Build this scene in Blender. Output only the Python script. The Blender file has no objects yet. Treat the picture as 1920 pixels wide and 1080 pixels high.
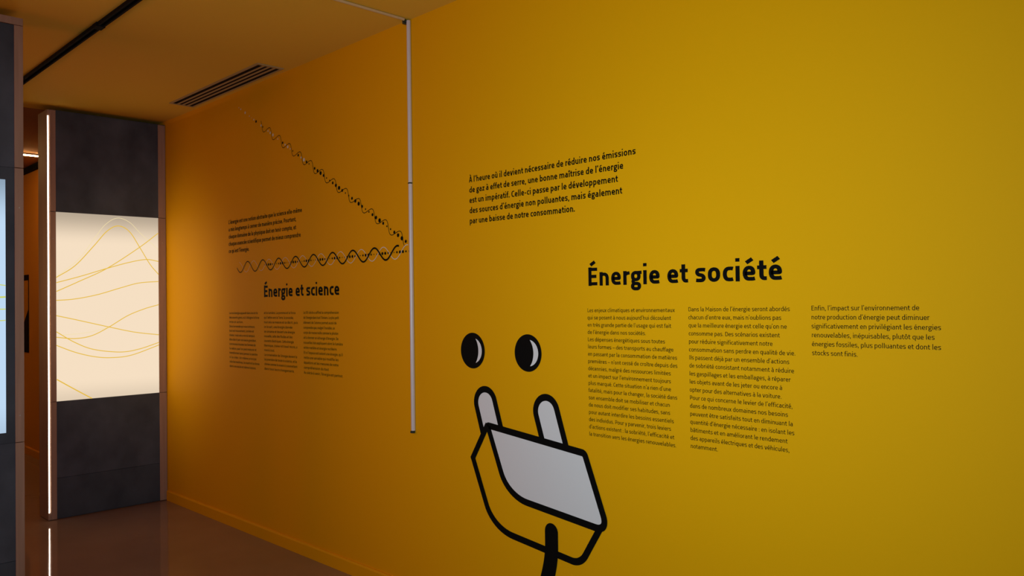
import bpy, bmesh, math, random
from mathutils import Matrix, Vector

# ------------------------------------------------------------------ camera, world, exposure, lights
sc = bpy.context.scene
col = sc.collection
CAM_H, CAM_D = 1.409, 2.4
YAW, PITCH, ROLL, FPX = 0.79027146, 0.01700809, -0.01389648, 1526.62
CEIL = 2.77

def camera():
    f = Vector((-math.sin(YAW)*math.cos(PITCH), math.cos(YAW)*math.cos(PITCH), math.sin(PITCH)))
    r = Vector((math.cos(YAW), math.sin(YAW), 0)); u = r.cross(f)
    c, s = math.cos(ROLL), math.sin(ROLL)
    right = c*r + s*u; up = -s*r + c*u
    m = Matrix(((right.x, up.x, -f.x, 0), (right.y, up.y, -f.y, -CAM_D), (right.z, up.z, -f.z, CAM_H), (0, 0, 0, 1)))
    cd = bpy.data.cameras.new('camera'); cd.sensor_width = 36; cd.lens = FPX/1920*36
    cd.clip_start = 0.02; cd.clip_end = 60
    o = bpy.data.objects.new('camera', cd); col.objects.link(o); o.matrix_world = m
    sc.camera = o
camera()

w = bpy.data.worlds.new('world'); sc.world = w; w.use_nodes = True
w.node_tree.nodes['Background'].inputs[0].default_value = (0.9, 0.75, 0.6, 1)
w.node_tree.nodes['Background'].inputs[1].default_value = 0.01
sc.view_settings.view_transform = 'Standard'; sc.view_settings.look = 'None'
sc.view_settings.exposure = 0.0; sc.view_settings.gamma = 1.0
sc.view_settings.use_curve_mapping = False
sc.cycles.use_denoising = True
sc.cycles.max_bounces = 10; sc.cycles.diffuse_bounces = 6

def area(name, loc, target, sx, sy, energy, color, spread=180):
    l = bpy.data.lights.new(name, 'AREA'); l.shape = 'RECTANGLE'; l.size = sx; l.size_y = sy
    l.energy = energy; l.color = color; l.spread = math.radians(spread)
    o = bpy.data.objects.new(name, l); col.objects.link(o); o.location = loc
    o.rotation_euler = (Vector(target)-Vector(loc)).to_track_quat('-Z', 'Y').to_euler()
    return o
def spot(name, loc, target, angle, energy, color, radius=0.12):
    l = bpy.data.lights.new(name, 'SPOT'); l.spot_size = math.radians(angle); l.spot_blend = 1.0
    l.energy = energy; l.color = color; l.shadow_soft_size = radius
    o = bpy.data.objects.new(name, l); col.objects.link(o); o.location = loc
    o.rotation_euler = (Vector(target)-Vector(loc)).to_track_quat('-Z', 'Y').to_euler()
    return o
# cool daylight from the entrance behind and right of the visitor, then three added fills without fixtures
area('entrance_light', (-0.3, -2.95, 1.55), (-1.72, 0, 1.46), 0.5, 0.5, 16.6, (0.80, 1.10, 1.16), 90)
area('cool_fill', (2.2, -2.7, 1.9), (-5.0, -1.95, 1.3), 0.8, 0.8, 6.5, (0.80, 1.0, 1.3), 45)  # added cool fill to brighten the partition fronts
area('orange_fill', (-4.25, -3.5, 1.75), (-3.9, 0, 1.3), 1.4, 0.8, 7.2, (1.0, 0.17, 0.01), 105)  # added orange fill standing in for warm bounce on the left wall
spot('panel_glow_fill', (-4.72, -2.05, 2.0), (-5.95, -0.05, 1.40), 48, 72, (1.0, 0.84, 0.50), 0.35)  # added unseen spot, strengthens the backlit panel's glow on wall and partition

# ------------------------------------------------------------------ helpers
def tag(o, label=None, cat=None, group=None, kind=None):
    if label: o['label'] = label
    if cat: o['category'] = cat
    if group: o['group'] = group
    if kind: o['kind'] = kind
    return o

def empty(name, loc, label, cat, group=None):
    o = bpy.data.objects.new(name, None); col.objects.link(o); o.location = loc
    o.empty_display_size = 0.1
    return tag(o, label, cat, group)

def link(name, bm, mat, parent=None, smooth=False):
    me = bpy.data.meshes.new(name); bm.normal_update(); bm.to_mesh(me); bm.free()
    if smooth:
        for p in me.polygons: p.use_smooth = True
    me.materials.append(mat)
    o = bpy.data.objects.new(name, me); col.objects.link(o)
    if parent:
        o.parent = parent
        me.transform(Matrix.Translation(-parent_origin(parent)))
    return o

def parent_origin(p):
    v = Vector(p.location); q = p.parent
    while q: v = v + Vector(q.location); q = q.parent
    return v

def box(bm, x0, x1, y0, y1, z0, z1, bev=0.0):
    r = bmesh.ops.create_cube(bm, size=1)
    for v in r['verts']:
        v.co = Vector(((x0+x1)/2 + v.co.x*(x1-x0), (y0+y1)/2 + v.co.y*(y1-y0), (z0+z1)/2 + v.co.z*(z1-z0)))
    if bev:
        es = list({e for v in r['verts'] for e in v.link_edges})
        bmesh.ops.bevel(bm, geom=es, offset=bev, segments=2, affect='EDGES', profile=0.7)
    return bm

def bx(*a, bev=0.0):
    return box(bmesh.new(), *a, bev=bev)

def prism(bm, prof, axis, a, b):
    """closed 2D profile extruded from a to b along an axis ('x','y','z')"""
    def P(p, t):
        return {'x': (t, p[0], p[1]), 'y': (p[0], t, p[1]), 'z': (p[0], p[1], t)}[axis]
    A = [bm.verts.new(P(p, a)) for p in prof]; B = [bm.verts.new(P(p, b)) for p in prof]
    n = len(prof)
    for i in range(n): bm.faces.new((A[i], A[(i+1) % n], B[(i+1) % n], B[i]))
    bm.faces.new(A[::-1]); bm.faces.new(B)
    bmesh.ops.recalc_face_normals(bm, faces=bm.faces[:])
    return bm

# ------------------------------------------------------------------ materials (all procedural)
def mat(name, color, rough=0.5, spec=0.5, metal=0.0, noise=None, bump=None, emit=None):
    m = bpy.data.materials.new(name); m.use_nodes = True
    nt = m.node_tree; b = nt.nodes['Principled BSDF']
    b.inputs['Base Color'].default_value = (*color, 1)
    b.inputs['Roughness'].default_value = rough
    b.inputs['Metallic'].default_value = metal
    b.inputs['Specular IOR Level'].default_value = spec
    if emit:
        b.inputs['Emission Color'].default_value = (*emit[0], 1)
        b.inputs['Emission Strength'].default_value = emit[1]
    tc = None
    if noise or bump:
        tc = nt.nodes.new('ShaderNodeTexCoord')
    if noise:                                   # (scale vec, detail, low colour, high colour)
        mp = nt.nodes.new('ShaderNodeMapping'); mp.inputs['Scale'].default_value = noise[0]
        nt.links.new(tc.outputs['Object'], mp.inputs[0])
        n = nt.nodes.new('ShaderNodeTexNoise'); n.inputs['Scale'].default_value = 1; n.inputs['Detail'].default_value = noise[1]
        nt.links.new(mp.outputs[0], n.inputs['Vector'])
        r = nt.nodes.new('ShaderNodeValToRGB')
        r.color_ramp.elements[0].position = 0.3; r.color_ramp.elements[1].position = 0.7
        r.color_ramp.elements[0].color = (*noise[2], 1); r.color_ramp.elements[1].color = (*noise[3], 1)
        nt.links.new(n.outputs['Fac'], r.inputs[0]); nt.links.new(r.outputs[0], b.inputs['Base Color'])
    if bump:                                    # (scale, strength, distance)
        n = nt.nodes.new('ShaderNodeTexNoise'); n.inputs['Scale'].default_value = bump[0]; n.inputs['Detail'].default_value = 3
        nt.links.new(tc.outputs['Object'], n.inputs['Vector'])
        bp = nt.nodes.new('ShaderNodeBump'); bp.inputs['Strength'].default_value = bump[1]; bp.inputs['Distance'].default_value = bump[2]
        nt.links.new(n.outputs['Fac'], bp.inputs['Height']); nt.links.new(bp.outputs[0], b.inputs['Normal'])
    return m

def emission(name, color, strength):
    m = bpy.data.materials.new(name); m.use_nodes = True; nt = m.node_tree
    nt.nodes.remove(nt.nodes['Principled BSDF'])
    e = nt.nodes.new('ShaderNodeEmission'); e.inputs[0].default_value = (*color, 1); e.inputs[1].default_value = strength
    nt.links.new(e.outputs[0], nt.nodes['Material Output'].inputs[0])
    return m

def backlit(name, color, z_top, z_bottom):
    """an acrylic sheet lit from behind: the light thins out towards the upper and lower edge, with faint vertical streaks"""
    m = emission(name, color, 1.0); nt = m.node_tree
    e = [n for n in nt.nodes if n.type == 'EMISSION'][0]
    g = nt.nodes.new('ShaderNodeNewGeometry'); sx = nt.nodes.new('ShaderNodeSeparateXYZ')
    nt.links.new(g.outputs['Position'], sx.inputs[0])
    def rng(a, b_, lo, hi):
        r = nt.nodes.new('ShaderNodeMapRange'); r.interpolation_type = 'SMOOTHSTEP'
        for i, v in zip((1, 2, 3, 4), (a, b_, lo, hi)): r.inputs[i].default_value = v
        nt.links.new(sx.outputs[2], r.inputs[0]); return r
    t = rng(z_top+0.02, z_top-0.22, 0.50, 1.0); b_ = rng(z_bottom-0.03, z_bottom+0.14, 0.80, 1.0)
    mu = nt.nodes.new('ShaderNodeMath'); mu.operation = 'MULTIPLY'
    nt.links.new(t.outputs[0], mu.inputs[0]); nt.links.new(b_.outputs[0], mu.inputs[1])
    nt.links.new(mu.outputs[0], e.inputs[1]); return m

M_WALL = mat('yellow_wall_paint', (0.82, 0.375, 0.001), 0.65, 0.08, bump=(90, 0.05, 0.002))
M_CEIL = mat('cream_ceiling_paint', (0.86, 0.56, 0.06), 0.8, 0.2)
M_CEIL2 = mat('brown_corridor_ceiling', (0.42, 0.20, 0.08), 0.8, 0.2)  # browner, darker tone for the ceiling past the far partition
M_CORR = mat('orange_corridor_paint', (0.70, 0.27, 0.03), 0.6, 0.3)
M_FLOOR = mat('polished_brown_concrete', (0.12, 0.075, 0.05), 0.05, 0.5,
              noise=((1.3, 1.3, 1.3), 4, (0.23, 0.148, 0.105), (0.29, 0.19, 0.135)), bump=(9, 0.05, 0.004))
M_DARKWALL = mat('grey_brown_wall_paint', (0.10, 0.08, 0.065), 0.8, 0.2)
M_SLATE = mat('charcoal_fibre_board', (0.05, 0.045, 0.045), 0.75, 0.3,
              noise=((5, 5, 4), 8, (0.038, 0.041, 0.048), (0.078, 0.083, 0.094)))
M_SLATE_D = mat('dark_charcoal_fibre_board', (0.04, 0.037, 0.037), 0.7, 0.3,
              noise=((5, 5, 4), 8, (0.030, 0.034, 0.040), (0.058, 0.064, 0.072)))
M_WOOD = mat('red_brown_wood', (0.24, 0.12, 0.085), 0.6, 0.3,
              noise=((60, 60, 3), 4, (0.31, 0.172, 0.102), (0.37, 0.207, 0.128)))
M_BLACK = mat('black_vinyl', (0.004, 0.004, 0.004), 0.6, 0.05)
M_GREYV = mat('light_grey_vinyl', (0.76, 0.72, 0.76), 0.5, 0.3)
M_WHITEV = mat('off_white_vinyl', (0.75, 0.68, 0.58), 0.5, 0.3)
M_TRACK = mat('black_track_metal', (0.008, 0.008, 0.008), 0.8, 0.1)
M_METAL = mat('brushed_screw_steel', (0.55, 0.5, 0.45), 0.35, 0.5, metal=1.0)
M_VENT = mat('beige_vent_metal', (0.46, 0.34, 0.16), 0.6, 0.2)
M_VENTD = mat('dark_vent_throat', (0.01, 0.008, 0.006), 0.9, 0.1)
M_TUBE = mat('milky_tube_diffuser', (0.68, 0.57, 0.60), 0.3, 0.5)
M_TUBE2 = mat('clear_tube_diffuser', (0.66, 0.46, 0.26), 0.25, 0.5)
M_ALU = mat('tube_aluminium', (0.6, 0.58, 0.55), 0.35, 0.5, metal=1.0)
M_CLIP = mat('green_black_clip_plastic', (0.02, 0.04, 0.03), 0.4, 0.5)
M_LED = emission('white_led_light', (1.0, 0.90, 0.76), 7.0)
M_LEDW = emission('warm_led_light', (1.0, 0.58, 0.2), 70.0)
M_PANEL = backlit('warm_backlit_panel', (0.92, 0.74, 0.545), 2.056, 0.785)
M_SCREEN = backlit('cool_backlit_panel', (0.52, 0.70, 0.90), 2.0, 0.85)
M_LINE = emission('yellow_print_on_backlit_panel', (0.80, 0.50, 0.05), 1.0)
M_LINEF = emission('faint_yellow_print_on_backlit_panel', (0.90, 0.74, 0.40), 1.0)
M_LINEC = emission('yellow_print_on_cool_panel', (0.62, 0.66, 0.12), 1.0)
M_POSTER = mat('orange_poster_print', (0.62, 0.24, 0.01), 0.5, 0.3)

# ------------------------------------------------------------------ the setting
def struct(name, bm, m): return tag(link(name, bm, m), kind='structure')
struct('floor', bx(-10.6, 3.0, -5.2, 0.15, -0.1, 0.0), M_FLOOR)
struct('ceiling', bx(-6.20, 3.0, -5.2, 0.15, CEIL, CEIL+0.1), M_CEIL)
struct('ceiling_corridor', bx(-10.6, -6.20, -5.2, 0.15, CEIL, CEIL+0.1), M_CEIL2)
struct('wall_right', bx(-6.20, 3.0, 0.0, 0.15, 0.0, CEIL), M_WALL)
struct('wall_corridor', bx(-10.5, -6.22, -0.18, 0.15, 0.0, CEIL), M_CORR)
struct('wall_back', bx(-10.6, -10.5, -5.2, 0.15, 0.0, CEIL), M_CORR)
struct('wall_left', bx(-10.5, 3.0, -5.2, -5.1, 0.0, CEIL), M_DARKWALL)
struct('wall_front', bx(2.9, 3.0, -5.1, 0.0, 0.0, CEIL), M_DARKWALL)
struct('trim_1', bx(-10.5, -6.3, -0.21, -0.18, CEIL-0.05, CEIL), M_TRACK)
bb = prism(bmesh.new(), [(0.0, 0.0), (-0.014, 0.0), (-0.014, 0.064), (-0.008, 0.072), (0.0, 0.072)], 'x', -6.01, 2.9)
struct('baseboard_right', bb, M_WALL)
bb = prism(bmesh.new(), [(-0.18, 0.0), (-0.194, 0.0), (-0.194, 0.064), (-0.188, 0.072), (-0.18, 0.072)], 'x', -10.5, -6.3)
struct('baseboard_corridor', bb, M_CORR)

# ------------------------------------------------------------------ ribbons on a plane
def bez(p0, p1, p2, p3, n):
    out = []
    for i in range(1, n+1):
        t = i/n; s = 1-t
        out.append((s**3*p0[0]+3*s*s*t*p1[0]+3*s*t*t*p2[0]+t**3*p3[0], s**3*p0[1]+3*s*s*t*p1[1]+3*s*t*t*p2[1]+t**3*p3[1]))
    return out

def rounded(pts, closed=False, n=5, k=0.6):
    """points (x, y) or (x, y, r) or (x, y, rin, rout): corners turned into smooth curves"""
    N = len(pts); out = []
    rad = [[0, 0] if len(p) == 2 or (not closed and i in (0, N-1)) else [p[2], p[3] if len(p) > 3 else p[2]] for i, p in enumerate(pts)]
    for i in range(N if closed else N-1):                       # neighbouring curves share an edge without overlapping
        j = (i+1) % N; ln = math.hypot(pts[j][0]-pts[i][0], pts[j][1]-pts[i][1]); tot = rad[i][1]+rad[j][0]
        if tot > ln*0.98:
            f = ln*0.98/tot; rad[i][1] *= f; rad[j][0] *= f
    for i, p in enumerate(pts):
        if rad[i] == [0, 0]:
            out.append((p[0], p[1])); continue
        a, b = pts[(i-1) % N], pts[(i+1) % N]
        ri, ro = rad[i]
        la = math.hypot(a[0]-p[0], a[1]-p[1]); lb = math.hypot(b[0]-p[0], b[1]-p[1])
        s = (p[0]+(a[0]-p[0])/la*ri, p[1]+(a[1]-p[1])/la*ri); e = (p[0]+(b[0]-p[0])/lb*ro, p[1]+(b[1]-p[1])/lb*ro)
        c1 = (s[0]+(p[0]-s[0])*k, s[1]+(p[1]-s[1])*k); c2 = (e[0]+(p[0]-e[0])*k, e[1]+(p[1]-e[1])*k)
        out.append(s); out += bez(s, c1, c2, e, n)
    q = [out[0]]
    for p in out[1:]:
        if math.hypot(p[0]-q[-1][0], p[1]-q[-1][1]) > 1e-6: q.append(p)
    if closed and math.hypot(q[0][0]-q[-1][0], q[0][1]-q[-1][1]) < 1e-6: q.pop()
    return q

def ribbon(pts, width, closed=False):
    """left and right outlines of a stroke; width a number or a list"""
    N = len(pts); L, Rr = [], []
    for i, p in enumerate(pts):
        a = pts[i-1] if (i > 0 or closed) else None
        b = pts[(i+1) % N] if (i < N-1 or closed) else None
        d = []
        for u, v in ((a, p), (p, b)):
            if u is None or v is None: continue
            l = math.hypot(v[0]-u[0], v[1]-u[1]) or 1e-9
            d.append(((v[0]-u[0])/l, (v[1]-u[1])/l))
        if len(d) == 1: nx, ny, m = -d[0][1], d[0][0], 1
        else:
            tx, ty = d[0][0]+d[1][0], d[0][1]+d[1][1]; l = math.hypot(tx, ty) or 1e-9
            nx, ny = -ty/l, tx/l
            m = 1/max(0.45, nx*-d[0][1]+ny*d[0][0])
        h = (width[i] if isinstance(width, (list, tuple)) else width)/2*m
        L.append((p[0]+nx*h, p[1]+ny*h)); Rr.append((p[0]-nx*h, p[1]-ny*h))
    return L, Rr

def add_ribbon(bm, pts, width, fn, closed=False):
    L, R_ = ribbon(pts, width, closed)
    A = [bm.verts.new(fn(*p)) for p in L]; B = [bm.verts.new(fn(*p)) for p in R_]
    n = len(pts)
    for i in range(n if closed else n-1):
        j = (i+1) % n
        bm.faces.new((A[i], B[i], B[j], A[j]))

def add_poly(bm, pts, fn):
    bm.faces.new([bm.verts.new(fn(*p)) for p in pts])

def add_disc(bm, c, r, fn, n=24):
    add_poly(bm, [(c[0]+r*math.cos(2*math.pi*i/n), c[1]+r*math.sin(2*math.pi*i/n)) for i in range(n)], fn)

def on_wall(off): return lambda x, z: (x, -off, z)            # flat vinyl on the yellow wall

# ------------------------------------------------------------------ lettering drawn stroke by stroke
XH, CAPH, ASC, DSC = 500, 692, 742, -205
ACC = {'é': ('e', 'a'), 'è': ('e', 'g'), 'ê': ('e', 'c'), 'à': ('a', 'g'), 'â': ('a', 'c'), 'ù': ('u', 'g'), 'û': ('u', 'c'),
       'î': ('ı', 'c'), 'ô': ('o', 'c'), 'É': ('E', 'a'), 'À': ('A', 'g'), 'ç': ('c', 'd')}
def glyph(ch, w):
    """advance and strokes (points, closed) of a square-shouldered sans letter, weight w, 1000 to the em"""
    h = w/2; ex = (w-75)*0.55                                   # bolder letters run wider
    S = []
    def P(*p, c=False): S.append((rounded(p, c), c))
    if ch in ACC:
        base, acc = ACC[ch]
        adv, S = glyph(base, w)
        S = list(S); top = (CAPH if base.isupper() else XH)+65; cx = adv/2
        aw = w*0.92
        if base == 'ı': cx = adv/2
        if acc == 'a': S.append(([(cx-70-ex*.6, top+18), (cx+95+ex*.8, top+100+ex*.9)], False))
        if acc == 'g': S.append(([(cx+70+ex*.6, top+18), (cx-95-ex*.8, top+100+ex*.9)], False))
        if acc == 'c': S.append(([(cx-110, top+10), (cx, top+100), (cx+110, top+10)], False))
        if acc == 'd': S.append(([(cx+10, 0), (cx+20, -120)], False))
        return adv, S
    l = 68
    def rect(x0, x1, y0, y1, rx=None, ry=None):
        rx = rx or (x1-x0)*0.5; ry = ry or (y1-y0)*0.42
        P((x0, y0, ry, rx), (x1, y0, rx, ry), (x1, y1, ry, rx), (x0, y1, rx, ry), c=True)
    R = 150
    if ch == ' ': return 215+ex*0.4, []
    if ch in 'nhmıirul':
        pass
    if ch in 'nh':
        adv = 541+ex; r = adv-65; X0, X1 = l+h, r-h
        P((X0, 0), (X0, XH if ch == 'n' else ASC))
        P((X0, XH-h-50), (X0+70, XH-h-6), (X1, XH-h, R, R), (X1, 0)); return adv, S
    if ch == 'm':
        adv = 832+ex*1.6; r = adv-65; X0, X1 = l+h, r-h; Xm = (X0+X1)/2
        P((X0, 0), (X0, XH)); P((X0, XH-h-50), (X0+70, XH-h-6), (Xm, XH-h, 130, R), (Xm, 0))
        P((Xm, XH-h-50), (Xm+70, XH-h-6), (X1, XH-h, 130, R), (X1, 0)); return adv, S
    if ch == 'u':
        adv = 541+ex; r = adv-68; X0, X1 = 62+h, r-h
        P((X0, XH), (X0, h, R, R), (X1-70, h+6), (X1, h+50)); P((X1, XH), (X1, 0)); return adv, S
    if ch in 'iıjl':
        adv = (258 if ch == 'l' else 246)+ex*0.6; X = adv/2
        if ch == 'l': P((X, ASC), (X, 0))
        elif ch == 'j':
            P((X, XH), (X, DSC+h, 90, 90), (X-110, DSC+h))
        else: P((X, XH), (X, 0))
        if ch in 'ij': P((X, 635), (X, 735+max(0, w-110)*0.3))
        return adv, S
    if ch == 'r':
        adv = 352+ex*0.6; P((l+h, 0), (l+h, XH)); P((l+h, XH-h-70), (l+h+80, XH-h-15), (adv-12, XH-h+6)); return adv, S
    if ch == 'o':
        adv = 536+ex; rect(52+h, adv-52-h, h-6, XH-h+6); return adv, S
    if ch == 'c':
        adv = 440+ex*0.8; X0 = 52+h; r = adv-34
        P((r, XH-h-6), (r-60, XH-h+6), (X0, XH-h+6, R, R+20), (X0, h-6, R+20, R), (r-60, h-6), (r, h+6)); return adv, S
    if ch == 'e':
        adv = 516+ex; X0, X1 = 52+h, adv-48-h
        P((adv-66, h+6), (adv-130, h-6), (X0, h-6, R, R+30), (X0, XH-h+6, R+30, (X1-X0)*0.5), (X1, XH-h+6, (X1-X0)*0.5, R), (X1, 214+h*0.4, 20, 20), (X0, 214+h*0.4)); return adv, S
    if ch == 'a':
        adv = 506+ex; X0, X1 = 44+h, adv-78-h
        P((X0+30, XH-h-6), (X0+90, XH-h+6), (X1, XH-h+6, 120, 120), (X1, 0))
        P((X1, 288), (X0, 282, 110, 95), (X0, h-6, 95, 110), (X1-60, h-2), (X1, h+38)); return adv, S
    if ch == 's':
        adv = 462+ex*0.8; X0, X1 = 44+h, adv-40-h; q = 95
        P((adv-52, XH-h-4), (adv-130, XH-h+6), (X0, XH-h+6, q, q), (X0, 274, q, q), (X1, 230, q, q), (X1, h-6, q, q), (X0+60, h-6), (X0-h*0.6, h+4)); return adv, S
    if ch == 't':
        adv = 350+ex*0.6; X = 92+h
        P((X, 636), (X, h-6, 120, 110), (adv-18, h)); P((18, XH-h), (adv-24, XH-h)); return adv, S
    if ch == 'f':
        adv = 322+ex*0.6; X = 86+h
        P((X, 0), (X, ASC-h, 120, 110), (adv-2, ASC-h)); P((18, XH-h), (adv-16, XH-h)); return adv, S
    if ch in 'dq':
        adv = 540+ex; X0, X1 = 52+h, adv-68-h
        P((X1, ASC if ch == 'd' else XH), (X1, 0 if ch == 'd' else DSC))
        P((X1, XH-h), (X0, XH-h+4, R, R+20), (X0, h-6, R+20, R), (X1-70, h-2), (X1, h+46)); return adv, S
    if ch in 'bp':
        adv = 540+ex; X0, X1 = l+h, adv-52-h
        P((X0, ASC if ch == 'b' else XH), (X0, 0 if ch == 'b' else DSC))
        if ch == 'b': P((X0, XH-h-50), (X0+70, XH-h), (X1, XH-h+6, R, R+20), (X1, h-4, R+20, R), (X0, h))
        else: P((X0, XH-h-50), (X0+70, XH-h), (X1, XH-h+6, R, R+20), (X1, h-6, R+20, R), (X0, h)); 
        return adv, S
    if ch == 'g':
        adv = 508+ex; X0, X1 = 52+h, adv-64-h
        rect(X0, X1, 178, XH-h+4)
        P((X1-80, XH-h+2), (adv-14, XH-h+6))
        P((X0+60, 185), (X0+8, 120, 30, 30), (X0+50, 42+h*0.2))
        x0, x1, y0, y1 = 46+h, adv-44-h, DSC-20+h, 40
        P((x0, y0, 90, 120), (x1, y0, 120, 90), (x1, y1, 90, 120), (x0, y1, 120, 90), c=True); return adv, S
    if ch in 'vy':
        adv = 476+ex; c = adv/2
        P((16+h*0.9, XH), (c-h*0.3, h*0.35), (c+h*0.3, h*0.35), (adv-16-h*0.9, XH)) if ch == 'v' else (P((16+h*0.9, XH), (c, 10)), P((adv-16-h*0.9, XH), (c-70, DSC)))
        return adv, S
    if ch == 'w':
        adv = 740+ex*1.4; P((16+h, XH), (adv*.3, h*.5), (adv*.5, XH-40), (adv*.7, h*.5), (adv-16-h, XH)); return adv, S
    if ch == 'x':
        adv = 470+ex; P((20+h, XH), (adv-20-h, 0)); P((adv-20-h, XH), (20+h, 0)); return adv, S
    if ch == 'z':
        adv = 446+ex; P((44, XH-h), (adv-44-h, XH-h), (44+h, h), (adv-40, h)); return adv, S
    if ch == 'k':
        adv = 490+ex; P((l+h, 0), (l+h, ASC)); P((l+w, 255), (adv-40-h, XH)); P((l+w+60, 300), (adv-30-h, 0)); return adv, S
    if ch == 'E':
        adv = 542+ex*0.6; X = 80+h
        P((X, 0), (X, CAPH)); P((X, h), (adv-44, h)); P((X, CAPH-h), (adv-44, CAPH-h)); P((X, 352), (adv-84, 352)); return adv, S
    if ch == 'L':
        adv = 478+ex*0.6; X = 80+h; P((X, CAPH), (X, 0)); P((X, h), (adv-24, h)); return adv, S
    if ch == 'D':
        adv = 618+ex; X0, X1 = 80+h, adv-58-h
        P((X0, h), (X0, CAPH-h), (X1, CAPH-h, 200, 200), (X1, h, 200, 200), c=True); return adv, S
    if ch == 'P':
        adv = 574+ex; X0, X1 = 80+h, adv-48-h; P((X0, 0), (X0, CAPH))
        P((X0, CAPH-h), (X1, CAPH-h, 150, 150), (X1, 268, 150, 150), (X0, 268)); return adv, S
    if ch == 'C':
        adv = 534+ex; X0 = 58+h; r = adv-36
        P((r, CAPH-h-4), (r-80, CAPH-h+4), (X0, CAPH-h+4, 200, 220), (X0, h-4, 220, 200), (r-80, h-4), (r, h+4)); return adv, S
    if ch == 'A':
        adv = 576+ex; c = adv/2; P((14+h, 0), (c-h*0.3, CAPH-h*0.4), (c+h*0.3, CAPH-h*0.4), (adv-14-h, 0)); P((120, 190), (adv-120, 190)); return adv, S
    if ch == 'M':
        adv = 792+ex; P((80+h, 0), (80+h, CAPH-h*.5), (adv/2, 250), (adv-80-h, CAPH-h*.5), (adv-80-h, 0)); return adv, S
    if ch == 'T':
        adv = 520+ex*.6; P((adv/2, 0), (adv/2, CAPH)); P((20, CAPH-h), (adv-20, CAPH-h)); return adv, S
    if ch == 'I':
        adv = 266+ex*.6; P((adv/2, 0), (adv/2, CAPH)); return adv, S
    if ch == 'X':
        adv = 540+ex; P((20+h, CAPH), (adv-20-h, 0)); P((adv-20-h, CAPH), (20+h, 0)); return adv, S
    if ch == 'S':
        adv = 530+ex; X0, X1 = 50+h, adv-46-h; q = 130
        P((adv-60, CAPH-h-4), (adv-150, CAPH-h), (X0, CAPH-h, q, q), (X0, 370, q, q), (X1, 320, q, q), (X1, h, q, q), (X0+60, h), (X0-10, h+8)); return adv, S
    if ch == 'U':
        adv = 620+ex; P((76+h, CAPH), (76+h, h, 200, 200), (adv-76-h, h, 200, 200), (adv-76-h, CAPH)); return adv, S
    if ch == '.': return 228+ex*.6, [([(114, 0), (114, max(95, w))], False)]
    if ch == ',': return 228+ex*.6, [([(122, 105), (92, -105)], False)]
    if ch == ':': return 238+ex*.6, [([(119, 0), (119, 95)], False), ([(119, 330), (119, 425)], False)]
    if ch == '’': return 210+ex*.6, [([(122, ASC), (90, ASC-190)], False)]
    if ch == '-': return 380+ex*.6, [([(58, 250), (adv_, 250)], False) for adv_ in (322,)]
    if ch == '–': return 560, [([(40, 250), (520, 250)], False)]
    if ch in '0123456789':
        return glyph('o', w)
    raise ValueError('no glyph ' + ch)

def lettering(label, lines, x, z_first, step, em, weight, ends, cat='wall text', flat=0.88):
    """one block of vinyl lettering; ends = where each line stops on the wall (the tracking closes the difference)"""
    bm = bmesh.new(); s = em/1000
    for i, t in enumerate(lines):
        gl = [glyph(c, weight) for c in t]
        nat = sum(a for a, _ in gl)*s
        k = max(0.80, min(1.26, (ends[i]-x)/nat))
        tr = (ends[i]-x-nat*k)/max(1, len(t)-1)
        cx = x-0.05*em; z0 = z_first-i*step
        for a, strokes in gl:
            for j, (pts, closed) in enumerate(strokes):       # crossing strokes lie a hair above each other
                G = lambda px, pz, off=0.0010+0.00012*j, z0=z0: (px, -off, z0+pz*flat)      # a pen thinner in height than in width
                add_ribbon(bm, [(cx+p[0]*s*k, p[1]*s/flat) for p in pts], weight*s*(0.4+0.6*k), G, closed)
            cx += a*s*k+tr
    o = link('wall_lettering', bm, M_BLACK)
    return tag(o, label, cat)

lettering('bold five-line black paragraph on yellow wall above the large right heading',
    ['À l’heure où il devient nécessaire de réduire nos émissions', 'de gaz à effet de serre, une bonne maîtrise de l’énergie',
     'est un impératif. Celle-ci passe par le développement', 'des sources d’énergie non polluantes, mais également',
     'par une baisse de notre consommation.'],
    -2.682, 1.9395, 0.0458, 0.0372, 138, [-1.772, -1.829, -1.855, -1.836, -2.066])
lettering('large black heading reading Énergie et société on the right of the yellow wall',
    ['Énergie et société'], -2.009, 1.4655, 0.1, 0.102, 154, [-1.208], 'wall heading', 0.80)
lettering('narrow black text column directly under the first half of the Énergie et société heading',
    ['Les enjeux climatiques et environnementaux', 'qui se posent à nous aujourd’hui découlent', 'en très grande partie de l’usage qui est fait',
     'de l’énergie dans nos sociétés.', 'Les dépenses énergétiques sous toutes', 'leurs formes – des transports au chauffage',
     'en passant par la consommation de matières', 'premières – n’ont cessé de croître depuis des', 'décennies, malgré des ressources limitées',
     'et un impact sur l’environnement toujours', 'plus marqué. Cette situation n’a rien d’une', 'fatalité, mais pour la changer, la société dans',
     'son ensemble doit se mobiliser et chacun', 'de nous doit modifier ses habitudes, sans', 'pour autant interdire les besoins essentiels',
     'des individus. Pour y parvenir, trois leviers', 'd’actions existent : la sobriété, l’efficacité et', 'la transition vers les énergies renouvelables.'],
    -2.014, 1.3655, 0.0277, 0.0208, 92,
    [-1.617, -1.633, -1.633, -1.741, -1.660, -1.625, -1.611, -1.610, -1.638, -1.638, -1.638, -1.613, -1.644, -1.643, -1.629, -1.641, -1.628, -1.620])
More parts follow.
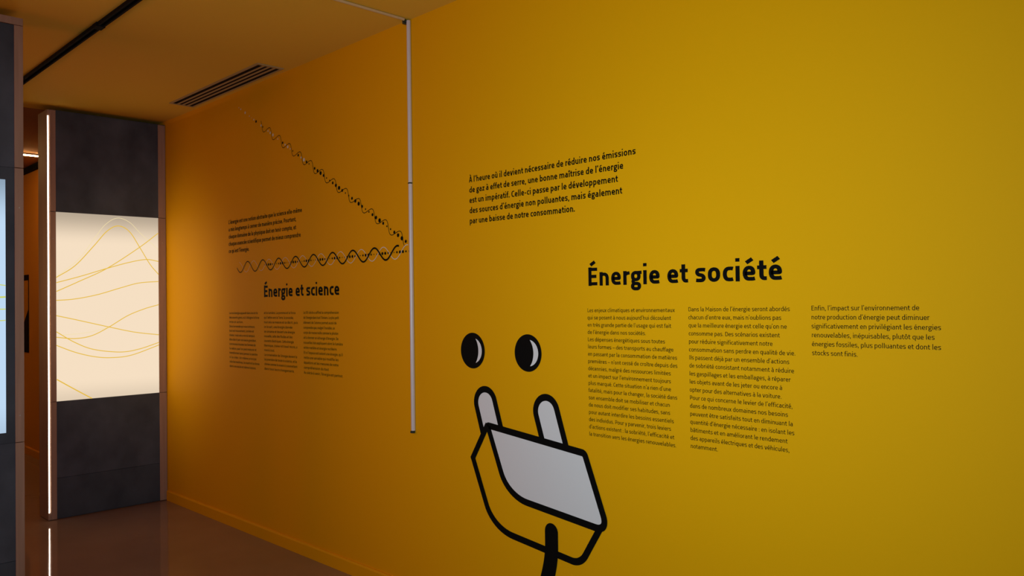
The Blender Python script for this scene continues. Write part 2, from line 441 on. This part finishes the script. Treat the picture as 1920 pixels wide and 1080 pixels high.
lettering('long black text column between the two other columns under Énergie et société',
    ['Dans la Maison de l’énergie seront abordés', 'chacun d’entre eux, mais n’oublions pas', 'que la meilleure énergie est celle qu’on ne',
     'consomme pas. Des scénarios existent', 'pour réduire significativement notre', 'consommation sans perdre en qualité de vie.',
     'Ils passent déjà par un ensemble d’actions', 'de sobriété consistant notamment à réduire', 'les gaspillages et les emballages, à réparer',
     'les objets avant de les jeter ou encore à', 'opter pour des alternatives à la voiture.', 'Pour ce qui concerne le levier de l’efficacité,',
     'dans de nombreux domaines nos besoins', 'peuvent être satisfaits tout en diminuant la', 'quantité d’énergie nécessaire : en isolant les',
     'bâtiments et en améliorant le rendement', 'des appareils électriques et des véhicules,', 'notamment.'],
    -1.563, 1.3680, 0.0275, 0.0208, 92,
    [-1.193, -1.222, -1.204, -1.228, -1.253, -1.177, -1.198, -1.183, -1.195, -1.223, -1.226, -1.190, -1.206, -1.190, -1.186, -1.209, -1.203, -1.456])
lettering('short six-line black text column farthest right on the yellow wall',
    ['Enfin, l’impact sur l’environnement de', 'notre production d’énergie peut diminuer', 'significativement en privilégiant les énergies',
     'renouvelables, inépuisables, plutôt que les', 'énergies fossiles, plus polluantes et dont les', 'stocks sont finis.'],
    -1.125, 1.3700, 0.0272, 0.0208, 92, [-0.812, -0.786, -0.757, -0.774, -0.758, -0.985])
lettering('bold five-line black paragraph on the orange part of the wall above the horizontal wave',
    ['L’énergie est une notion abstraite que la science elle-même', 'a mis longtemps à cerner de manière précise. Pourtant,',
     'chaque domaine de la physique doit en tenir compte, et', 'chaque avancée scientifique permet de mieux comprendre', 'ce qu’est l’énergie.'],
    -5.016, 1.9350, 0.0466, 0.0372, 138, [-4.104, -4.167, -4.169, -4.119, -4.737])
lettering('black heading reading Énergie et science on the darker left part of the wall',
    ['Énergie et science'], -4.557, 1.4580, 0.1, 0.102, 154, [-3.722], 'wall heading', 0.80)
lettering('faint small text column nearest the lit panel, under Énergie et science',
    ['Le mot énergie apparaît dans les écrits', 'des savants grecs, où il désigne la force', 'mise en action.',
     'Dans le monde qui nous entoure,', 'tout est mouvement, lumière et', 'chaleur, mais cela a mis du temps à',
     'être décrit par une seule grandeur,', 'commune à toutes les formes de', 'la nature, que l’on peut mesurer et',
     'transformer sans jamais la perdre', 'ni la créer. Un même principe', 'relie les machines, le vivant et la chimie',
     'dans une seule et même histoire.'],
    -5.017, 1.3555, 0.0283, 0.0208, 92,
    [-4.633, -4.617, -4.826, -4.671, -4.687, -4.678, -4.655, -4.665, -4.656, -4.643, -4.657, -4.618, -4.662])
lettering('faint small text column in the middle of the three under Énergie et science',
    ['et la lumière. La pomme et la force', 'qui l’attire vers la Terre, la poussée,', 'tout cela se mesure et se décrit, puis',
     'on le sait, une énergie donnée', 'se conserve et devient une énergie', 'nouvelle, celle des fluides et des',
     'courants électriques. Cette énergie', 'thermique, chaleur et travail réunis, a', 'mené à tout.',
     'La conservation de l’énergie devient la', 'loi première de toute la science, et la', 'chimie comme le vivant s’y soumettent',
     'dans tous leurs changements.'],
    -4.557, 1.3565, 0.0280, 0.0208, 92,
    [-4.185, -4.208, -4.161, -4.221, -4.195, -4.222, -4.207, -4.169, -4.431, -4.172, -4.176, -4.171, -4.202])
lettering('small text column nearest the vertical white tube, under Énergie et science',
    ['Le XX siècle a affiné la compréhension', 'de l’énergie dans tout l’Univers. Le plus petit', 'élément de l’atome permet aussi de',
     'comprendre que, malgré l’invisible, un', 'corps de masse nulle comme le photon', 'ait à donner un échange d’énergie. De',
     'nouvelles lois expliquent alors la lumière', 'entre matière et énergie nucléaire.', 'Et si l’espace est autant une énergie, qu’il',
     'reste une variable qui modifie les', 'équations et les mesures de notre', 'compréhension du tout.', 'Au siècle à venir, l’énergie est partout.'],
    -4.100, 1.3580, 0.0281, 0.0208, 92,
    [-3.736, -3.736, -3.760, -3.777, -3.743, -3.743, -3.701, -3.756, -3.702, -3.744, -3.745, -3.835, -3.702])

# ------------------------------------------------------------------ wave graphics
def wave_horizontal():
    root = empty('wave_graphic', (-4.0, 0, 1.654), 'horizontal black and white wavy band with dotted centre line above Énergie et science', 'wall graphic')
    zc = lambda x: 1.6535+0.0045*(x+4.3)
    def run(x0, x1, xt, w0, w1, off, name, m):
        n = 420; pts = []; ws = []
        for i in range(n+1):
            x = x0+(x1-x0)*i/n
            pts.append((x, zc(x)-0.0325*math.cos(2*math.pi*(x-xt)/0.1934))); ws.append(w0+(w1-w0)*i/n)
        bm = bmesh.new(); add_ribbon(bm, pts, ws, on_wall(off)); o = link(name, bm, m, root); return o
    tag(run(-4.872, -3.128, -4.200, 0.0016, 0.0042, 0.0012, 'white_wave', M_WHITEV), 'thin off-white wave line')
    bm = bmesh.new(); k = 0; x = -4.543
    while x < -3.12:
        r = 0.0054+0.0027*math.cos(2*math.pi*(x+3.183)/0.1446)
        add_disc(bm, (x, zc(x)+0.001), r, on_wall(0.0018), 16); x += 0.0241
    link('dot_row', bm, M_BLACK, root)
    tag(run(-4.903, -3.200, -3.889, 0.0048, 0.0092, 0.0024, 'black_wave', M_BLACK), 'thick black wave line')
wave_horizontal()

def wave_diagonal():
    root = empty('wave_graphic', (-4.0, 0, 2.18), 'diagonal thin black squiggle with black and white dots falling towards the vertical tube', 'wall graphic')
    e = (0.8734, -0.487); n_ = (0.487, 0.8734); O = (-4.5055, 2.466); Lp = 0.1330
    pt = lambda u, v: (O[0]+e[0]*u+n_[0]*v, O[1]+e[1]*u+n_[1]*v)
    bm = bmesh.new(); N = 520
    add_ribbon(bm, [pt(u, 0.0245*math.sin(2*math.pi*u/Lp)) for u in [-0.093+(1.556+0.093)*i/N for i in range(N+1)]], 0.0036, on_wall(0.0012))
    link('black_wave', bm, M_BLACK, root)
    on = lambda x: (x, 2.466-0.5576*(x+4.5055))
    bl = [(-4.635, .0085), (-4.55, .005), (-4.314, .0075), (-4.199, .005), (-4.139, .0078), (-4.05, .0078), (-4.023, .0045), (-3.965, .0078)]
    x = -3.935; i = 0
    rr = [.0092, .0105, .0078, .0046, .0048, .0078]
    while x < -3.13:
        bl.append((x, rr[i % 6])); x += 0.03035; i += 1
    bm = bmesh.new()
    for x, r in bl: add_disc(bm, on(x), r, on_wall(0.0018))
    link('black_dots', bm, M_BLACK, root)
    bm = bmesh.new()
    for x, r in [(-4.86, .004), (-4.834, .006), (-4.776, .0085), (-4.721, .0045), (-4.691, .003), (-4.664, .0055), (-4.572, .007), (-4.487, .006),
                 (-4.46, .008), (-4.428, .0095), (-4.37, .0045), (-4.286, .006), (-4.256, .0085), (-4.228, .005), (-4.108, .006), (-4.078, .0105)]:
        add_disc(bm, on(x), r, on_wall(0.0015))
    tag(link('white_dots', bm, M_WHITEV, root), 'off-white dots')
wave_diagonal()

# ------------------------------------------------------------------ the plug drawn on the wall
def arc(c, r, a0, a1, n=16):
    return [(c[0]+r*math.cos(a0+(a1-a0)*i/n), c[1]+r*math.sin(a0+(a1-a0)*i/n)) for i in range(n+1)]
def plug():
    root = empty('plug_graphic', (-2.3, 0, 0.75), 'cartoon electric plug in black outline with two round eyes and grey face on yellow wall', 'wall graphic')
    ST = 0.028
    # eyes
    for c, r, tips, xo, xi in (((-2.674, 1.197), 0.0785, (-2.654, 0.053), -2.614, -2.636), ((-2.335, 1.198), 0.0770, (-2.323, 0.054), -2.276, -2.303)):
        bm = bmesh.new(); add_disc(bm, c, r, on_wall(0.0012), 64); ey = link('eye', bm, M_BLACK, root)
        def side(xm, n=20):
            a = (tips[0], c[1]+tips[1]); b = (tips[0], c[1]-tips[1]); s = abs(xm-tips[0]); hh = tips[1]
            R = (s*s+hh*hh)/(2*s); cx = xm-R; th = math.asin(min(1, hh/R))
            return [(cx+R*math.cos(th-2*th*i/n), c[1]+R*math.sin(th-2*th*i/n)) for i in range(n+1)]
        o = side(xo); q = side(xi)
        bm = bmesh.new(); F = on_wall(0.0018)
        for i in range(20):
            v = [bm.verts.new(F(*p)) for p in (o[i], o[i+1], q[i+1], q[i])]
            bm.faces.new(v)
        bmesh.ops.remove_doubles(bm, verts=bm.verts[:], dist=1e-5)
        tag(link('eye_glint', bm, M_GREYV, ey), 'light grey crescent in the eye')
    # prongs
    ax = (-0.316, 0.949); pp = (0.949, 0.316)
    for C, hw, dl, dr in (((-2.596, 0.973), 0.0595, 0.125, 0.125), ((-2.237, 0.9645), 0.059, 0.125, 0.160)):
        t0 = math.atan2(pp[1], pp[0])
        top = arc(C, hw, t0+math.pi, t0, 20)
        path = [(C[0]-pp[0]*hw-ax[0]*dl, C[1]-pp[1]*hw-ax[1]*dl)]+top+[(C[0]+pp[0]*hw-ax[0]*dr, C[1]+pp[1]*hw-ax[1]*dr)]
        bm = bmesh.new(); add_ribbon(bm, path, ST, on_wall(0.0014)); pr = link('prong', bm, M_BLACK, root)
        bm = bmesh.new(); add_poly(bm, [(path[0][0]+ax[0]*0.028, path[0][1]+ax[1]*0.028)]+path[1:], on_wall(0.0010)); tag(link('prong_fill', bm, M_GREYV, pr), 'light grey prong fill')
    # body under the face
    bm = bmesh.new()
    add_ribbon(bm, rounded([(-2.583, 0.882), (-2.681, 0.727), (-2.556, 0.443, 0.10, 0.12), (-2.067, 0.393, 0.045), (-1.950, 0.578)], n=14), ST, on_wall(0.0016))
    link('body_outline', bm, M_BLACK, root)
    face = rounded([(-2.583, 0.878, 0.008), (-2.039, 0.8235, 0.012), (-1.9285, 0.5430, 0.062), (-2.463, 0.5945, 0.115, 0.10)], closed=True, n=14)
    bm = bmesh.new(); add_poly(bm, face, on_wall(0.0018)); tag(link('face_fill', bm, M_GREYV, root), 'light grey face of the plug')
    bm = bmesh.new(); add_ribbon(bm, face, ST, on_wall(0.0022), True); link('face_outline', bm, M_BLACK, root)
    # cable
    c0 = (-2.2175, 0.489); pts = arc(c0, 0.0001, math.pi/2, math.pi/2, 1)[:1]
    path = [c0, (-2.2175, 0.44)]+bez((-2.2175, 0.44), (-2.2175, 0.36), (-2.245, 0.30), (-2.262, 0.24), 14)+bez((-2.262, 0.24), (-2.285, 0.16), (-2.29, 0.12), (-2.29, 0.074), 10)
    bm = bmesh.new(); add_ribbon(bm, path, 0.0705, on_wall(0.0024))
    add_poly(bm, arc(c0, 0.03525, 0, math.pi, 20), on_wall(0.0024))
    link('cable', bm, M_BLACK, root)
plug()

# ------------------------------------------------------------------ display modules (charcoal boards, wood edges, backlit panel)
def module(X, y_right, width, top, label, screen, panel_z, inset, curves, mats, led_mat):
    yr = y_right; yl = y_right-width; D = 0.205; st = 0.036; st2 = 0.052 if inset == 0 else 0.036
    root = empty('display_partition', (X-D/2, (yl+yr)/2, 0), label, 'display panel')
    yi0, yi1 = yl+st+0.018, yr-st2           # boards run between the stiles
    core = bx(X-D+0.01, X-0.022, yl+0.022, yr-0.006, 0.0, top-0.02); link('core', core, M_SLATE_D, root)
    zb, zt = panel_z
    link('upper_board', bx(X-0.022, X-0.004, yi0, yi1, zt+0.001, top-0.006 if inset == 0 else top-0.036), M_SLATE, root)
    link('lower_board', bx(X-0.022, X-0.004, yi0, yi1, 0.275, zb-0.001), M_SLATE, root)
    tag(link('skirt_board', bx(X-0.022, X-0.005, yi0, yi1, 0.006, 0.273), M_SLATE_D, root), 'darker charcoal board at the foot')
    if inset:
        fr = bmesh.new()
        box(fr, X-0.022, X-0.004, yi0, yi0+inset, zb, zt); box(fr, X-0.022, X-0.004, yi1-inset, yi1, zb, zt)
        box(fr, X-0.022, X-0.004, yi0+inset, yi1-inset, zt-inset*1.6, zt); box(fr, X-0.022, X-0.004, yi0+inset, yi1-inset, zb, zb+inset*1.35)
        link('panel_surround', fr, M_SLATE_D, root)
        tag(link('top_rail', bx(X-D, X+0.001, yl, yr, top-0.034, top, bev=0.002), M_WOOD, root), 'red-brown wooden cap')
    else:
        link('top_rail', bx(X-D, X-0.004, yl+0.018, yr, top-0.006, top), M_SLATE_D, root)
    py0, py1, pz0, pz1 = yi0+inset, yi1-inset, zb+inset*1.35, zt-inset*1.6
    pn = link('backlit_panel', bx(X-0.021, X-0.006, py0+0.0005, py1-0.0005, pz0+0.0005, pz1-0.0005), mats[0], root)
    tag(pn, screen)
    F = lambda y, z: (X-0.0054, y, z)
    for mk, m, nm in ((0, mats[1], 'printed_curves'), (1, mats[2], 'faint_printed_curves')):
        bm = bmesh.new(); got = False
        for faint, wd, pts in curves:
            if faint != mk: continue
            got = True
            q = catmull([(py0+u*(py1-py0), z) for u, z in pts])
            q = [(min(max(a, py0+0.001), py1-0.001), b) for a, b in q]
            add_ribbon(bm, q, wd, F)
        if got: tag(link(nm, bm, m, pn), 'thin yellow curves printed on the panel')
        else: bm.free()
    tz = top-(0.036 if inset else 0.004)
    for nm, a, b in (('stile', yr-st2, yr), ('stile', yl+0.018, yl+0.018+st)):
        for z0, z1 in ((0.004, zb-0.002), (zb+0.001, zt-0.001), (zt+0.002, tz)):
            s_ = link(nm, bx(X-0.03, X, a, b, z0, z1, bev=0.0015), M_WOOD, root)
            if z1-z0 > 1.0:
                for zz in (z0+0.12, z1-0.18):
                    sb = bmesh.new(); bmesh.ops.create_cone(sb, cap_ends=True, segments=12, radius1=0.003, radius2=0.0025, depth=0.002,
                        matrix=Matrix.Translation((X+0.0008, (a+b)/2, zz)) @ Matrix.Rotation(math.pi/2, 4, 'Y'))
                    link('screw', sb, M_METAL, s_)
    link('side_panel', bx(X-D, X-0.016, yl+0.002, yl+0.020, 0.004, tz, bev=0.001), M_WOOD, root)
    ch = bmesh.new(); box(ch, X-0.016, X-0.004, yl+0.003, yl+0.0178, 0.004, tz)
    link('light_channel', ch, M_WOOD, root)
    if led_mat: tag(link('led_strip', bx(X-0.0038, X-0.0005, yl+0.0045, yl+0.0112, 0.052, top-0.045), led_mat, root), 'glowing white light strip along the corner')
    return root

def catmull(p, n=14):
    if len(p) == 2: return p
    q = [(2*p[0][0]-p[1][0], 2*p[0][1]-p[1][1])]+list(p)+[(2*p[-1][0]-p[-2][0], 2*p[-1][1]-p[-2][1])]
    out = [p[0]]
    for i in range(1, len(q)-2):
        for k in range(1, n+1):
            t = k/n; a, b, c, d = q[i-1], q[i], q[i+1], q[i+2]
            out.append(tuple(0.5*(2*b[j]+(c[j]-a[j])*t+(2*a[j]-5*b[j]+4*c[j]-d[j])*t*t+(3*b[j]-a[j]-3*c[j]+d[j])*t**3) for j in (0, 1)))
    return out

FAR = [(0, 0.0056, [(0.003, 1.615), (0.175, 1.697), (0.352, 1.836), (0.479, 1.942), (0.59, 1.983), (0.702, 1.946), (0.807, 1.835), (0.913, 1.715), (1.001, 1.644)]),
       (1, 0.003, [(0.003, 1.619), (0.21, 1.743), (0.352, 1.882), (0.461, 1.986), (0.581, 2.038), (0.703, 2.013), (0.817, 1.936), (0.997, 1.826)]),
       (0, 0.0056, [(0.003, 1.521), (0.209, 1.589), (0.477, 1.682), (0.797, 1.834), (0.998, 1.945)]),
       (0, 0.0056, [(0.003, 1.58), (0.226, 1.625), (0.477, 1.682), (0.7, 1.728), (0.874, 1.751), (1.002, 1.739)]),
       (0, 0.0056, [(0.002, 1.461), (0.173, 1.47), (0.385, 1.499), (0.605, 1.545), (0.794, 1.581), (1.0, 1.593)]),
       (0, 0.0056, [(0.002, 1.359), (0.172, 1.33), (0.492, 1.273), (0.753, 1.23), (1.002, 1.205)]),
       (0, 0.0056, [(0.001, 1.214), (0.172, 1.201), (0.33, 1.217), (0.492, 1.272), (0.679, 1.349), (0.852, 1.396), (1.004, 1.425)]),
       (1, 0.003, [(0.051, 1.228), (0.207, 1.233), (0.348, 1.246), (0.492, 1.272)]),
       (0, 0.0056, [(0.001, 1.251), (0.171, 1.174), (0.347, 1.121), (0.602, 1.094), (0.79, 1.108), (1.006, 1.151)]),
       (0, 0.0056, [(0.001, 1.16), (0.171, 1.108), (0.346, 1.072), (0.509, 1.058), (0.714, 1.068), (1.006, 1.132)]),
       (0, 0.007, [(0.004, 0.932), (0.153, 0.863), (0.327, 0.785)])]
module(-6.02, -0.004, 0.783, 2.742, 'charcoal partition with warm lit panel of yellow curves at the end of the yellow wall',
       'warm white backlit panel', (0.785, 2.056), 0.0, FAR, (M_PANEL, M_LINE, M_LINEF), M_LED)
NEAR = [(0, 0.004, [(0, 1.62), (.3, 1.75), (.55, 1.66), (.8, 1.54), (1, 1.514)]), (0, 0.007, [(0, 1.30), (.4, 1.36), (.75, 1.45), (1, 1.463)]),
        (0, 0.0045, [(0, 1.52), (.4, 1.45), (.75, 1.41), (1, 1.408)]), (0, 0.004, [(0, 1.10), (.35, 1.20), (.7, 1.34), (1, 1.358)])]
module(-4.20, -1.370, 0.783, 2.737, 'near charcoal partition with bluish lit screen cut off by the left edge of the photo',
       'bluish white backlit screen', (0.805, 2.049), 0.035, NEAR, (M_SCREEN, M_LINEC, M_LINEC), M_LED)

# ------------------------------------------------------------------ light tubes
def half_round(r, base, n=10):
    return [(-r, 0), (r, 0), (r, base)]+[(r*math.cos(a), base+r*math.sin(a)) for a in [math.pi*i/n for i in range(1, n)]]+[(-r, base)]
def tube_wall():
    Xc = -3.096; zt, zj, zb = 2.764, 1.983, 0.792
    root = empty('light_tube', (Xc, 0, zb), 'unlit vertical white tube running down the yellow wall from the ceiling', 'light tube')
    prof = [(Xc+a, -0.004-b) for a, b in half_round(0.0092, 0.005)]
    for z0, z1 in ((zj+0.0035, zt), (zb+0.012, zj-0.0035)):
        link('diffuser', prism(bmesh.new(), prof, 'z', z0, z1), M_TUBE, root)
    link('back_channel', bx(Xc-0.0092, Xc+0.0092, -0.004, -0.0003, zb+0.004, zt), M_ALU, root)
    link('joint_ring', bx(Xc-0.0085, Xc+0.0085, -0.0165, -0.0042, zj-0.0034, zj+0.0034), M_CLIP, root)
    link('end_cap', bx(Xc-0.0095, Xc+0.0095, -0.019, -0.0042, zb, zb+0.011, bev=0.002), M_CLIP, root)
tube_wall()
def tube_ceiling():
    Xc = -3.095; ya, yb = -0.036, -1.03
    root = empty('light_tube', (Xc, ya, CEIL), 'unlit white tube running across the ceiling from the top of the vertical tube', 'light tube')
    prof = [(Xc+a, CEIL-0.003-b) for a, b in half_round(0.0075, 0.002)]
    link('diffuser', prism(bmesh.new(), prof, 'y', yb+0.012, ya), M_TUBE2, root)
    link('back_channel', bx(Xc-0.0075, Xc+0.0075, yb, ya, CEIL-0.003, CEIL-0.0003), M_ALU, root)
    link('end_cap', bx(Xc-0.0078, Xc+0.0078, yb, yb+0.0115, CEIL-0.013, CEIL-0.0032), M_CLIP, root)
tube_ceiling()
cl = bmesh.new()
box(cl, -3.122, -3.107, -0.026, -0.004, CEIL-0.020, CEIL-0.001, bev=0.002); box(cl, -3.107, -3.100, -0.034, -0.020, CEIL-0.014, CEIL-0.002)
tag(link('corner_clip', cl, M_CLIP), 'small dark green clip in the ceiling corner joining the two white tubes', 'clip')

# ------------------------------------------------------------------ ceiling fittings
def vent():
    x0, x1, y0, y1 = -5.445, -4.220, -0.205, -0.042
    root = empty('air_vent', ((x0+x1)/2, (y0+y1)/2, CEIL), 'long slotted air vent in the ceiling close to the yellow wall', 'air vent')
    link('throat', bx(x0+0.012, x1-0.012, y0+0.012, y1-0.012, CEIL-0.004, CEIL-0.0005), M_VENTD, root)
    fr = bmesh.new(); zt, zl = CEIL-0.0006, CEIL-0.006
    box(fr, x0, x1, y0, y0+0.014, zl, zt); box(fr, x0, x1, y1-0.014, y1, zl, zt)
    box(fr, x0, x0+0.02, y0+0.014, y1-0.014, zl, zt); box(fr, x1-0.02, x1, y0+0.014, y1-0.014, zl, zt)
    link('frame', fr, M_VENT, root)
    pitch = (y1-y0-0.028)/4
    for i in range(3):
        yc = y0+0.014+pitch*(i+1)
        prof = [(yc-0.009, CEIL-0.006), (yc+0.009, CEIL-0.006), (yc+0.006, CEIL-0.0042), (yc-0.006, CEIL-0.0042)]
        link('slat', prism(bmesh.new(), prof, 'x', x0+0.02, x1-0.02), M_VENT, root)
vent()
def track():
    yc = -1.064; root = empty('ceiling_track', (-3.0, yc, CEIL), 'black track running along the ceiling parallel to the yellow wall', 'ceiling track')
    for i, (a, b, dy) in enumerate(((-6.0, -4.16, 0.0), (-4.13, -1.6, 0.003), (-1.58, 2.0, 0.003))):
        bm = bmesh.new()
        box(bm, a, b, yc+dy-0.017, yc+dy-0.008, CEIL-0.018, CEIL-0.0005); box(bm, a, b, yc+dy+0.008, yc+dy+0.017, CEIL-0.018, CEIL-0.0005)
        box(bm, a, b, yc+dy-0.008, yc+dy+0.008, CEIL-0.006, CEIL-0.0005)
        link('rail', bm, M_TRACK, root)
    for x in (-4.145, -1.59):
        link('coupler', bx(x-0.03, x+0.03, yc-0.019, yc+0.022, CEIL-0.020, CEIL-0.0008), M_TRACK, root)
track()
def corridor_light():
    X = -8.04; root = empty('ceiling_light', (X, -1.7, CEIL), 'thin glowing warm light line on the corridor ceiling behind the lit partition', 'ceiling light')
    link('housing', bx(X-0.016, X+0.016, -3.2, -0.21, CEIL-0.012, CEIL-0.0005), M_ALU, root)
    tag(link('led_strip', bx(X-0.008, X+0.008, -3.19, -0.22, CEIL-0.020, CEIL-0.0125), M_LEDW, root), 'glowing warm light strip')
corridor_light()

# ------------------------------------------------------------------ corridor poster
def poster():
    x0, x1, z0, z1 = -9.75, -8.88, 0.984, 1.737
    root = empty('wall_poster', ((x0+x1)/2, -0.18, z0), 'black poster with orange shape on the corridor wall between the two partitions', 'poster')
    link('sheet', bx(x0, x1, -0.186, -0.1802, z0, z1), M_BLACK, root)
    F = lambda x, z: (x, -0.1868, z)
    bm = bmesh.new(); add_poly(bm, rounded([(x0+0.04, z0+0.03), (-9.34, z0+0.03), (x1+0.0, 1.40), (x1, z1-0.055), (x0+0.04, z1-0.055)][0:5]), F)
    tag(link('printed_shape', bm, M_POSTER, root), 'orange printed shape')
poster()
